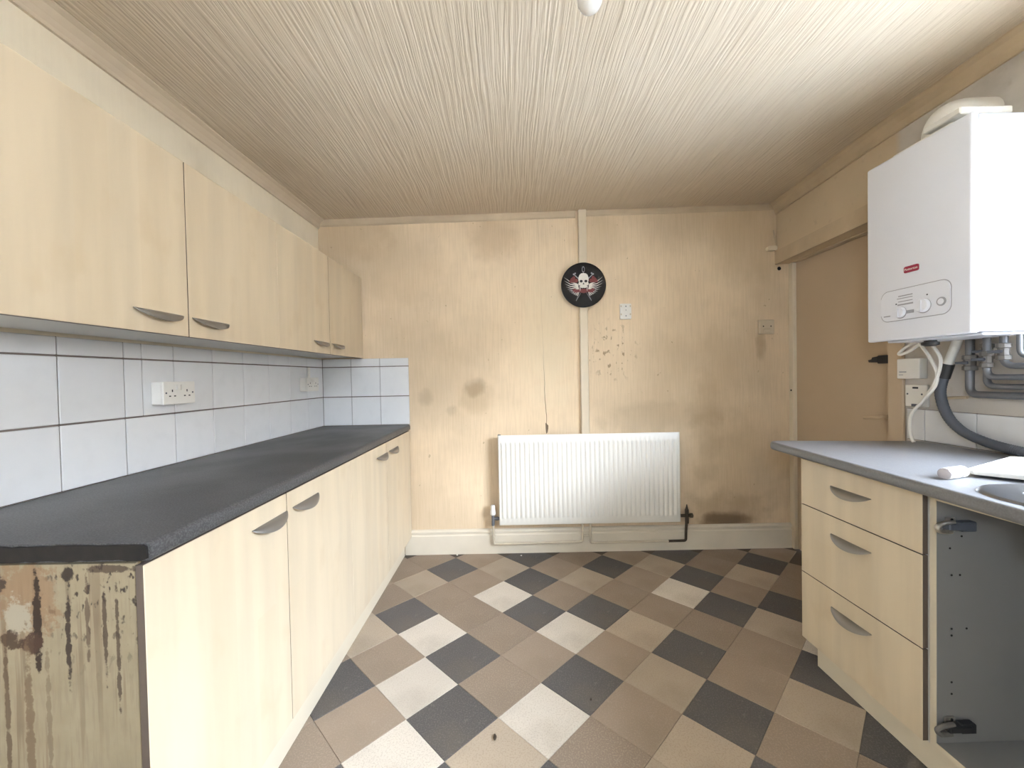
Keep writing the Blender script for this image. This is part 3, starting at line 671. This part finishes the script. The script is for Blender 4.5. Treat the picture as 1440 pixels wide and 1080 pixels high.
for y0, y1, z, hh in ((1.50, 1.555, 1.510, .004), (1.50, 1.56, 1.501, .003), (1.50, 1.555, 1.489, .003), (1.498, 1.558, 1.477, .0055), (1.495, 1.522, 1.446, .012), (1.588, 1.615, 1.440, .004)):
    box(bm, (QF - .0006, y0, z - hh / 2), (QF + .0002, y1, z + hh / 2))
obj('printed_legend', bm, M_grey, cp)
bm = nb(); prism(bm, rrect(1.479, 1.534, 1.593, 1.617, .006, 4), XM, PF - .003, PF + .001); bd = obj('badge', bm, M_red, bo)
def text(name, s, size, M, m, parent, depth=.0004):
    cu = bpy.data.curves.new(name, 'FONT'); cu.body = s; cu.size = size; cu.align_x = 'CENTER'; cu.align_y = 'CENTER'; cu.extrude = depth
    q = bpy.data.objects.new(name, cu); C.objects.link(q); bpy.context.view_layer.update()
    me = bpy.data.meshes.new_from_object(q.evaluated_get(bpy.context.evaluated_depsgraph_get())); bpy.data.objects.remove(q, do_unlink=True)
    bm = nb(); bm.from_mesh(me); bmesh.ops.transform(bm, matrix=M, verts=bm.verts); bpy.data.meshes.remove(me)
    return obj(name, bm, m, parent)
MXL = lambda x, y, z: Matrix.Translation((x, y, z)) @ Matrix(((0, 0, -1), (-1, 0, 0), (0, 1, 0))).to_4x4()   # text read from -x
text('badge_lettering', 'Potterton', .0125, MXL(PF - .0032, 1.5065, 1.605), M_bone, bd)
bm = nb(); box(bm, (1.56, 1.33, 1.339), (1.76, 1.67, 1.3475), .003); obj('underside_tray', bm, M_front, bo)
bm = nb(); tube(bm, [(1.62, 1.555, 1.347), (1.62, 1.555, 1.332)], .018, 12); lathe(bm, [(.012, 0), (.026, .004), (.026, .014), (.014, .019)], along((1.62, 1.555, 1.336), (0, 0, -1)), 14); obj('filling_tap', bm, M_black, bo, True)
bm = nb(); tube(bm, spline([(1.54, BY0 + .002, 1.435), (1.55, BY0 - .006, 1.437), (1.575, BY0 - .008, 1.440), (1.60, BY0 - .004, 1.446)], 5), .0022, 6); obj('cover_tie', bm, M_plastic, bo, True)
# flue elbow on top
fu = thing('boiler_flue', 'white flue elbow and collar on top of the boiler', 'flue', (1.65, 1.5, BZ1))
bm = nb(); tube(bm, bends([(1.635, 1.53, BZ1 + .002), (1.635, 1.53, BZ1 + .122), (RX - .002, 1.53, BZ1 + .125)], .08, 10), .054, 20); obj('elbow', bm, M_plastic, fu, True)
bm = nb(); box(bm, (1.535, 1.40, BZ1 + .001), (1.73, 1.62, BZ1 + .022), .004); obj('flue_base', bm, M_plastic, fu)
bm = nb(); box(bm, (1.535, 1.375, BZ1 + .034), (1.715, 1.50, BZ1 + .058), .004); obj('flue_bracket', bm, M_plastic, fu)
# room thermostat and fused spur
tb = thing('control_box', 'white heating control box on the right wall above the fused spur', 'control box', (RX, 1.80, 1.185))
bm = nb(); box(bm, (RX - .038, 1.748, 1.187), (RX, 1.850, 1.277), .004, seg=2); o = obj('box_body', bm, M_plastic, tb)
bm = nb(); box(bm, (RX - .0386, 1.805, 1.215), (RX - .0375, 1.838, 1.220)); box(bm, (RX - .0386, 1.82, 1.203), (RX - .0375, 1.840, 1.206)); obj('printed_legend', bm, M_grey, tb)
sp_ = thing('fused_spur', 'white fused spur plate with a dark fuse slot on the right wall', 'spur switch', (RX, 1.79, 1.06))
bm = nb(); box(bm, (RX - .012, 1.74, 1.062), (RX, 1.838, 1.160), .003, seg=2); obj('plate', bm, M_plastic, sp_)
bm = nb(); box(bm, (RX - .013, 1.778, 1.142), (RX - .0115, 1.803, 1.150), .0003); obj('fuse_slot', bm, M_black, sp_)
each('screw', [lathe(nb(), [(.004, 0), (.004, .001)], along((RX - .0118, y, 1.118), (-1, 0, 0)), 10) for y in (1.762, 1.826)], M_dkgrey, sp_)
bm = nb(); box(bm, (RX - .0132, 1.775, 1.062), (RX - .0115, 1.808, 1.074), .0003); obj('cable_outlet', bm, M_dkgrey, sp_)
# cables
def cable(name, pts, r, m, label, cat, seg=8, group=None):
    pts = [(1.70, y * 1.70 / 1.755, 1.23 + (z - 1.23) * 1.70 / 1.755) if x == cx1 else (x, y, z) for x, y, z in pts]      # the cables hang clear of the hose
    bm = nb(); tube(bm, spline(pts, 6), r, seg); return tag(obj(name, bm, m, None, True, org=pts[0]), label, cat, group)
cx1 = 1.755
cable('white_cable', [(1.70, 1.67, 1.345), (cx1, 1.735, 1.348), (cx1, 1.785, 1.330), (cx1, 1.820, 1.303), (cx1, 1.812, 1.297), (cx1, 1.775, 1.309), (cx1, 1.738, 1.330), (1.71, 1.66, 1.345)],   .0062, M_plastic, 'white cable looped to the left just under the boiler', 'cable')
cable('white_cable', [(1.70, 1.655, 1.346), (cx1, 1.728, 1.342), (cx1, 1.692, 1.285), (cx1, 1.660, 1.218), (cx1, 1.664, 1.163), (cx1, 1.698, 1.113), (1.78, 1.742, 1.073), (RX - .012, 1.775, 1.068)],   .0062, M_plastic, 'white cable hanging from the boiler to the fused spur', 'cable')
cable('white_cable', [(1.69, 1.60, 1.346), (cx1, 1.682, 1.338), (cx1, 1.648, 1.280), (cx1, 1.648, 1.228), (cx1, 1.672, 1.163), (cx1, 1.712, 1.098), (cx1, 1.764, 1.035), (cx1, 1.773, .970), (cx1, 1.764, .925), (1.70, 1.70, T0 + .007)],   .0062, M_plastic, 'long white cable dropping from the boiler to the worktop', 'cable')
# condensate pipe and hose
ch = thing('condensate_hose', 'white condensate pipe joined to a dark grey waste hose curving down to the worktop', 'hose', (1.76, 1.6, T0))
bm = nb(); tube(bm, [(1.735, 1.562, 1.350), (1.76, 1.592, 1.325), (1.762, 1.628, 1.235)], .0155, 14); obj('white_pipe', bm, M_plastic, ch, True)
bm = nb(); tube(bm, [(1.762, 1.622, 1.248), (1.762, 1.640, 1.192)], .0200, 14); obj('hose_collar', bm, M_black, ch, True)
hp = spline([(1.762, 1.640, 1.195), (1.764, 1.654, 1.125), (1.762, 1.626, 1.040), (1.762, 1.575, .985), (1.76, 1.50, .955), (1.757, 1.43, .9415), (1.757, 1.385, .9360), (1.757, 1.345, .926), (1.757, 1.328, .905)], 14)
bm = nb(); tube(bm, hp, .02, 12, rf=lambda i: .0168 + .0012 * (i % 2)); obj('hose', bm, M_dkgrey, ch, True)
# pipework under the boiler: each pipe its own thing
def pipe(pts, r, label, valve=None, m=None):
    o = thing('copper_pipe', label, 'pipe', pts[0], 0, 'pipework under the boiler')
    bm = nb(); tube(bm, bends(pts, .03), r, 10); obj('pipe_run', bm, m or M_copper, o, True)
    if valve:
        x, y, z = valve
        bm = nb(); lathe(bm, [(r + .001, -.03), (r + .008, -.028), (r + .008, -.014), (r + .004, -.012), (r + .004, .012), (r + .008, .014), (r + .008, .028), (r + .001, .03)], along((x, y, z), (0, 0, 1)), 8); v = obj('valve', bm, M_brass, o, True)
        bm = nb(); tube(bm, [(x - .01, y, z), (x - .03, y, z)], .006, 8); box(bm, (x - .036, y - .022, z - .005), (x - .029, y + .022, z + .005), .002); obj('valve_lever', bm, M_dkgrey, v, True)
    return o
pipe([(1.775, 1.557, 1.35), (1.775, 1.557, 1.128), (1.775, 1.29, 1.128), (RX + .002, 1.29, 1.128)], .0135, 'outer grey pipe dropping from the boiler and running along above the tiles', (1.775, 1.557, 1.25))
pipe([(1.775, 1.501, 1.35), (1.775, 1.501, 1.160), (1.775, 1.30, 1.160), (RX + .002, 1.30, 1.160)], .0110, 'second grey pipe bending under the boiler above the outer one', (1.775, 1.501, 1.29))
pipe([(1.74, 1.472, 1.35), (1.74, 1.472, 1.195), (1.75, 1.28, 1.195), (RX + .002, 1.28, 1.195)], .0110, 'grey pipe with a lever valve nearest the middle of the boiler', (1.74, 1.472, 1.26))
pipe([(1.72, 1.405, 1.35), (1.72, 1.405, 1.235), (1.75, 1.26, 1.232), (RX + .002, 1.26, 1.232)], .0110, 'grey pipe with a lever valve under the near end of the boiler', (1.72, 1.405, 1.285))
pipe([(1.70, 1.345, 1.35), (1.70, 1.345, 1.262), (1.74, 1.24, 1.262), (RX + .002, 1.24, 1.262)], .0075, 'thin grey gas pipe nearest the camera under the boiler')
bm = nb(); tube(bm, bends([(RX - .004, 1.69, 1.105), (1.785, 1.69, 1.105), (1.785, 1.574, 1.115)], .01), .006, 8); lathe(bm, [(.012, 0), (.012, .008)], along((RX - .001, 1.69, 1.105), (-1, 0, 0)), 12); tag(obj('pipe_stub', bm, M_trimdirty, None, True, org=(RX, 1.69, 1.105)), 'short thin painted pipe stub on the wall behind the hose', 'pipe')

# ------------------------------------------------------------------ back wall things
ra = thing('radiator', 'white fluted panel radiator under the pipe boxing on the back wall', 'radiator', (.51, 2.72, .226))
X0, X1, Z0, Z1, YF = -.103, 1.124, .226, .836, 2.700
bm = nb(); fl_n = 38; zs = [Z0, Z0 + .010, Z0 + .042, Z0 + .048, Z0 + .056, Z0 + .066, Z1 - .066, Z1 - .056, Z1 - .048, Z1 - .042, Z1 - .010, Z1]
pit = (X1 - X0 - .030) / fl_n; xsn = [(X0, 0), (X0 + .004, 0)]
for k in range(fl_n):
    a = X0 + .015 + k * pit
    for u, dd in ((.0, 0), (.10, 0), (.24, .75), (.38, 1), (.62, 1), (.76, .75), (.90, 0)): xsn.append((a + u * pit, dd))
xsn += [(X1 - .015, 0), (X1 - .004, 0), (X1, 0)]
gr = []
for x, dd in xsn:
    col = []
    for k, z in enumerate(zs):
        q = (0, 0, 0, .4, .8, 1, 1, .8, .4, 0, 0, 0)[k]; lip = .004 if (k in (0, 11) or x in (X0, X1)) else 0
        col.append(bm.verts.new((x, YF - .0075 * dd * q + lip, z)))
    gr.append(col)
for a in range(len(gr) - 1):
    for b in range(len(zs) - 1): bm.faces.new((gr[a][b], gr[a + 1][b], gr[a + 1][b + 1], gr[a][b + 1])).smooth = True
bmesh.ops.recalc_face_normals(bm, faces=bm.faces)
obj('front_panel', bm, M_rad, ra, True)
bm = nb(); box(bm, (X0 + .006, YF + .006, Z0 + .004), (X1 - .006, YF + .05, Z1 - .006), .004); obj('water_channel', bm, M_rad, ra)
for x in (X0 + .16, X1 - .16): bm = nb(); box(bm, (x - .02, YF + .05, Z0 + .06), (x + .02, D - .001, Z1 - .06), .003); obj('wall_bracket', bm, M_rad, ra)
bm = nb(); box(bm, (X0 - .001, YF + .004, Z1 - .012), (X0 + .02, YF + .03, Z1 + .003), .002); obj('end_cap', bm, M_dkgrey, ra)
tv = thing('radiator_valve', 'white thermostatic valve at the left end of the radiator', 'valve', (-.147, 2.735, .24))
bm = nb(); lathe(bm, [(.013, 0), (.019, .006), (.019, .03), (.0155, .036), (.0155, .062), (.010, .07)], along((-.147, 2.735, .285), (0, 0, 1)), 16); obj('valve_head', bm, M_plastic, tv, True)
bm = nb(); tube(bm, [(-.147, 2.735, .286), (-.147, 2.735, .215)], .011, 10); tube(bm, [(-.147, 2.735, .262), (-.10, 2.735, .262)], .010, 10); tube(bm, [(-.128, 2.735, .262), (-.112, 2.735, .262)], .014, 6); obj('valve_body', bm, M_copper, tv, True)
tv = thing('radiator_valve', 'blackened lockshield valve at the right end of the radiator', 'valve', (1.187, 2.735, .25))
bm = nb(); tube(bm, [(1.18, 2.735, .30), (1.18, 2.735, .205)], .012, 10); tube(bm, [(1.12, 2.735, .257), (1.20, 2.735, .257)], .011, 10); obj('valve_body', bm, M_burnt, tv, True)
bm = nb(); lathe(bm, [(.011, 0), (.006, .02), (.003, .035)], along((1.18, 2.735, .298), (0, 0, 1)), 10); obj('valve_spindle', bm, M_burnt, tv, True)
bm = nb(); lathe(bm, [(.009, 0), (.016, .006), (.016, .022), (.009, .026)], along((1.196, 2.735, .257), (1, 0, 0)), 12); obj('valve_cap', bm, M_burnt, tv, True)
hp = thing('heating_pipe', 'cream painted pipe looping from the left radiator valve along the skirting', 'pipe', (-.147, 2.755, .07), 0, 'radiator pipes')
bm = nb(); tube(bm, bends([(-.147, 2.740, .235), (-.147, 2.755, .15), (-.147, 2.757, .076), (.468, 2.757, .082), (.468, 2.757, .215), (.468, D - .002, .222)], .014), .0078, 10); obj('pipe_run', bm, M_pipe, hp, True)
hp = thing('heating_pipe', 'cream pipe with a blackened end looping to the right radiator valve', 'pipe', (1.18, 2.755, .07), 0, 'radiator pipes')
bm = nb(); tube(bm, bends([(1.08, 2.757, .074), (.522, 2.757, .072), (.522, 2.757, .215), (.522, D - .002, .222)], .014), .0078, 10); obj('pipe_run', bm, M_pipe, hp, True)
bm = nb(); tube(bm, bends([(1.06, 2.757, .074), (1.180, 2.757, .076), (1.181, 2.754, .15), (1.180, 2.738, .235)], .014), .0088, 10); obj('bare_end', bm, M_burnt, hp, True)
bm = nb(); box(bm, (.47, 2.762, .115), (.52, 2.776, .127), .002); tube(bm, [(.468, 2.757, .121), (.522, 2.757, .121)], .004, 6); obj('pipe_clip', bm, M_pipe, hp)
# record with a winged skull
CX, CZ, CR = .503, 1.849, .1535; CYF = D - .034
ck = thing('record_plaque', 'black vinyl record on the back wall printed with a white winged skull', 'wall plaque', (CX, CYF, CZ))
bm = nb(); lathe(bm, [(CR - .004, 0), (CR, .0012), (CR, .0028), (CR - .004, .004)], along((CX, CYF + .0, CZ), (0, -1, 0)), 72); obj('record_disc', bm, M_vinyl, ck)
PY = CYF - .0041
def flat(bm, poly, k=0, mirror=False):
    q = [((-u if mirror else u) + CX, v + CZ) for u, v in poly]
    if mirror: q = q[::-1]
    prism(bm, q, YM, PY - .0003 - k * .0003, PY + .0002)
# feathers
bm = nb()
for mir in (False, True):
    for k in range(9):
        a = math.radians(27 - k * 10.5); ln = .106 - .0062 * k; w_ = .0048
        ox, oy = .040 - .0015 * k, .004 - .0055 * k
        tip = (ox + ln * math.cos(a), oy + ln * math.sin(a) - .012 + .002 * k + .012); nx_, ny_ = -math.sin(a) * w_, math.cos(a) * w_
        flat(bm, [(ox, oy - .004), (ox + ln * .55 * math.cos(a) - nx_ * .75, oy + ln * .55 * math.sin(a) - ny_ * .75 - .006), (tip[0], tip[1] + .004), (ox + ln * .55 * math.cos(a) + nx_ * .3, oy + ln * .55 * math.sin(a) + ny_ * .3 - .006), (ox, oy + .005)], 0, mir)
    flat(bm, circle(.046, -.002, .011, 12), 1, mir)
obj('printed_wings', bm, M_bone, ck)
bm = nb()
for mir in (False, True):
    for u, v, r in ((.072, .034, .019), (.052, .030, .014), (.088, .026, .010), (.066, .050, .011)): flat(bm, circle(u, v, r, 10), 1, mir)
flat(bm, [(-.064, -.022), (-.045, -.030), (0, -.026), (.045, -.030), (.064, -.022), (.078, -.034), (.060, -.052), (.030, -.048), (0, -.056), (-.030, -.048), (-.060, -.052), (-.078, -.034)], 1)
obj('printed_banner', bm, M_darkred, ck)
bm = nb()
for mir in (False, True):
    s = lambda *p: flat(bm, list(p), 0, mir)
    s((.060, .072), (.063, .068), (.030, .036), (.026, .040)); flat(bm, circle(.066, .074, .0062, 10), 1, mir); flat(bm, circle(.056, .080, .0055, 10), 1, mir)
    s((.018, -.052), (.021, -.054), (.054, -.106), (.051, -.108)); s((.030, -.056), (.032, -.057), (.054, -.106), (.052, -.108))
v = circle(0, .106, .012, 14)
for k in range(14):
    p, q = v[k], v[(k + 1) % 14]; f_ = lambda a, g_: (a[0] * .8 * g_, .106 + (a[1] - .106) * 1.8 * g_); flat(bm, [f_(p, 1), f_(q, 1), f_(q, .72), f_(p, .72)], 0)
obj('printed_crossed_arms', bm, M_grey, ck)
bm = nb()
flat(bm, [(-.018, .078), (-.028, .068), (-.034, .052), (-.035, .034), (-.031, .018), (-.036, .010), (-.033, .000), (-.022, -.004), (-.018, -.018), (-.010, -.021), (0, -.019), (.010, -.021), (.018, -.018), (.022, -.004), (.033, .000), (.036, .010), (.031, .018), (.035, .034), (.034, .052), (.028, .068), (.018, .078), (0, .082)], 3)
for u in (-.024, .024): flat(bm, [(u - .004, -.006), (u + .004, -.006), (u + .001, -.040), (u - .001, -.040)], 4)
sk_ = obj('printed_skull', bm, M_bone, ck)
bm = nb()
for u in (-.016, .016): flat(bm, [(u + p[0] * 1.0, .026 + p[1] * .85) for p in circle(0, 0, .0105, 12)], 5)
flat(bm, [(-.006, .006), (0, .016), (.006, .006), (0, .003)], 5)
obj('skull_sockets', bm, M_dark, sk_)
# white back-box plate
wp = thing('wall_plate', 'white upright wiring plate on the back wall right of the record', 'wall plate', (.795, D, 1.667))
bm = nb(); prism(bm, rrect(.757, .834, 1.614, 1.720, .006, 3), YM, D - .016, D - .0005); obj('plate', bm, M_plastic, wp)
each('screw', [lathe(nb(), [(r, 0), (r, .0008)], along((x, D - .0158, z), (0, -1, 0)), 10) for x, z, r in ((.797, 1.702, .0042), (.797, 1.636, .0042), (.797, 1.676, .003))], M_dkgrey, wp)
each('corner_notch', [box(nb(), (x - .004, D - .0168, z - .006), (x + .004, D - .0155, z + .006)) for x, z in ((.764, 1.703), (.827, 1.703), (.764, 1.647), (.827, 1.647))], M_cream, wp)
sw = thing('cable_outlet', 'yellowed square outlet plate on the back wall near the door', 'wall plate', (1.768, D, 1.541))
bm = nb(); box(bm, (1.715, D - .022, 1.492), (1.818, D - .0005, 1.590), .005, seg=2); obj('plate', bm, M_cream, sw)
each('screw', [lathe(nb(), [(.0045, 0), (.0045, .001)], along((x, D - .0218, 1.545), (0, -1, 0)), 10) for x in (1.742, 1.794)], M_dark, sw)
bm = nb(); box(bm, (1.745, D - .026, 1.500), (1.79, D - .021, 1.527), .002); obj('outlet_hood', bm, M_cream, sw)
jb = thing('cable_junction', 'small cream cable connector high in the back right corner', 'connector', (1.806, D, 2.078))
bm = nb(); prism(bm, rrect(1.775, 1.838, 2.064, 2.094, .010, 4), YM, D - .030, D - .0005); obj('connector_body', bm, M_trim, jb)
bm = nb(); tube(bm, spline([(1.83, D - .016, 2.080), (1.842, D - .014, 2.09), (1.841, D - .010, 2.13), (1.834, D - .006, 2.17), (1.828, D - .004, 2.21)], 6), .004, 7); obj('cable_tail', bm, M_trimdirty, jb, True)
# sockets on the tiles
def socket(y0, z0, label):
    r = thing('double_socket', label, 'socket', (wlx(y0) + .0072, y0, z0), SK, 'double sockets on the tiled wall')
    x0 = r.location.x; W, H = .147, .087
    bm = nb(); box(bm, (x0, y0 + .001, z0 + .001), (x0 + .040, y0 + W - .001, z0 + H - .001), .003); obj('back_box', bm, M_plastic, r)
    bm = nb(); box(bm, (x0 + .0395, y0, z0), (x0 + .048, y0 + W, z0 + H), .003, seg=2); obj('plate', bm, M_plastic, r)
    xp = x0 + .0482
    for yy in (y0 + .040, y0 + W - .040):
        for a, b, c, d in ((0, .0, .0022, .0045), (-.011, -.020, .0042, .002), (.011, -.020, .0042, .002)):
            obj('pin_slot', box(nb(), (xp - .002, yy + a - c, z0 + .052 + b - d), (xp + .0002, yy + a + c, z0 + .052 + b + d)), M_dark, r)
    for yy in (y0 + W / 2 - .010, y0 + W / 2 + .010):
        bm = nb(); box(bm, (xp - .002, yy - .0065, z0 + .055), (xp + .004, yy + .0065, z0 + .076), .0015); obj('rocker', bm, M_plastic, r)
    each('screw', [lathe(nb(), [(.0035, 0), (.0035, .0008)], along((xp - .0004, yy, z0 + .044), (1, 0, 0)), 10) for yy in (y0 + .013, y0 + W - .013)], M_dkgrey, r)
    return r
socket(1.487, 1.150, 'near double socket on the left tiled wall')
socket(2.495, 1.163, 'far double socket on the left tiled wall near the corner')
bm = nb(); box(bm, (-1.315, 2.585, 1.252), (-1.305, 2.605, 1.316), .002); tag(obj('conduit', bm, M_plastic, None, org=(-1.315, 2.595, 1.252)), 'short white cable conduit above the far double socket', 'conduit')
# crumbs on the floor
def crumb(name, x, y, sx, sy, m, label):
    bm = nb(); bmesh.ops.create_icosphere(bm, subdivisions=2, radius=1); rr = random.Random(int(x * 1000))
    for v in bm.verts: v.co = Vector((x + v.co.x * sx * rr.uniform(.8, 1.2), y + v.co.y * sy * rr.uniform(.8, 1.2), .004 + v.co.z * .0038))
    tag(obj(name, bm, m, None, True, org=(x, y, 0)), label, 'crumb')
crumb('crumb', -.082, 1.348, .006, .012, M_burnt, 'dark brown crumb on a pale floor tile near the camera')
crumb('crumb', .276, 1.50, .004, .006, M_burnt, 'small dark crumb on a charcoal floor tile')
crumb('paint_flake', -.403, 2.762, .006, .005, M_plastic, 'white paint flake on the floor at the skirting left of the radiator')
crumb('paint_flake', .04, 2.734, .006, .005, M_plastic, 'white paint flake on the floor under the radiator pipes')
# lamp over the camera, only the tip of the bulb shows
lp = thing('ceiling_lamp', 'bare white bulb in a batten holder on the ceiling', 'lamp', (.23, 1.1, 2.33))
zc = ceil_z(.23, 1.1)
bm = nb(); lathe(bm, [(.045, .006), (.045, -.012), (.036, -.020), (.022, -.026), (.020, -.060), (.018, -.064)], along((.23, 1.1, zc), (0, 0, 1)), 24); obj('lamp_holder', bm, M_plastic, lp, True)
zt = 2.208; pr = [(.013, zc - .060)] + [(.034 * math.cos(math.radians(a)), zt + .034 + .034 * math.sin(math.radians(a))) for a in (55, 35, 10, -15, -40, -60, -78, -88)]
bm = nb(); lathe(bm, [(r, z - zc) for r, z in pr], along((.23, 1.1, zc), (0, 0, 1)), 24); obj('bulb', bm, M_ufb, lp, True)

# print too fine to pick apart stays one piece
for o in bpy.data.objects:
    if o.name.split('.')[0] in ('printed_legend', 'badge_lettering', 'printed_wings', 'printed_banner', 'printed_crossed_arms', 'skull_sockets', 'printed_skull'): o['kind'] = 'stuff'
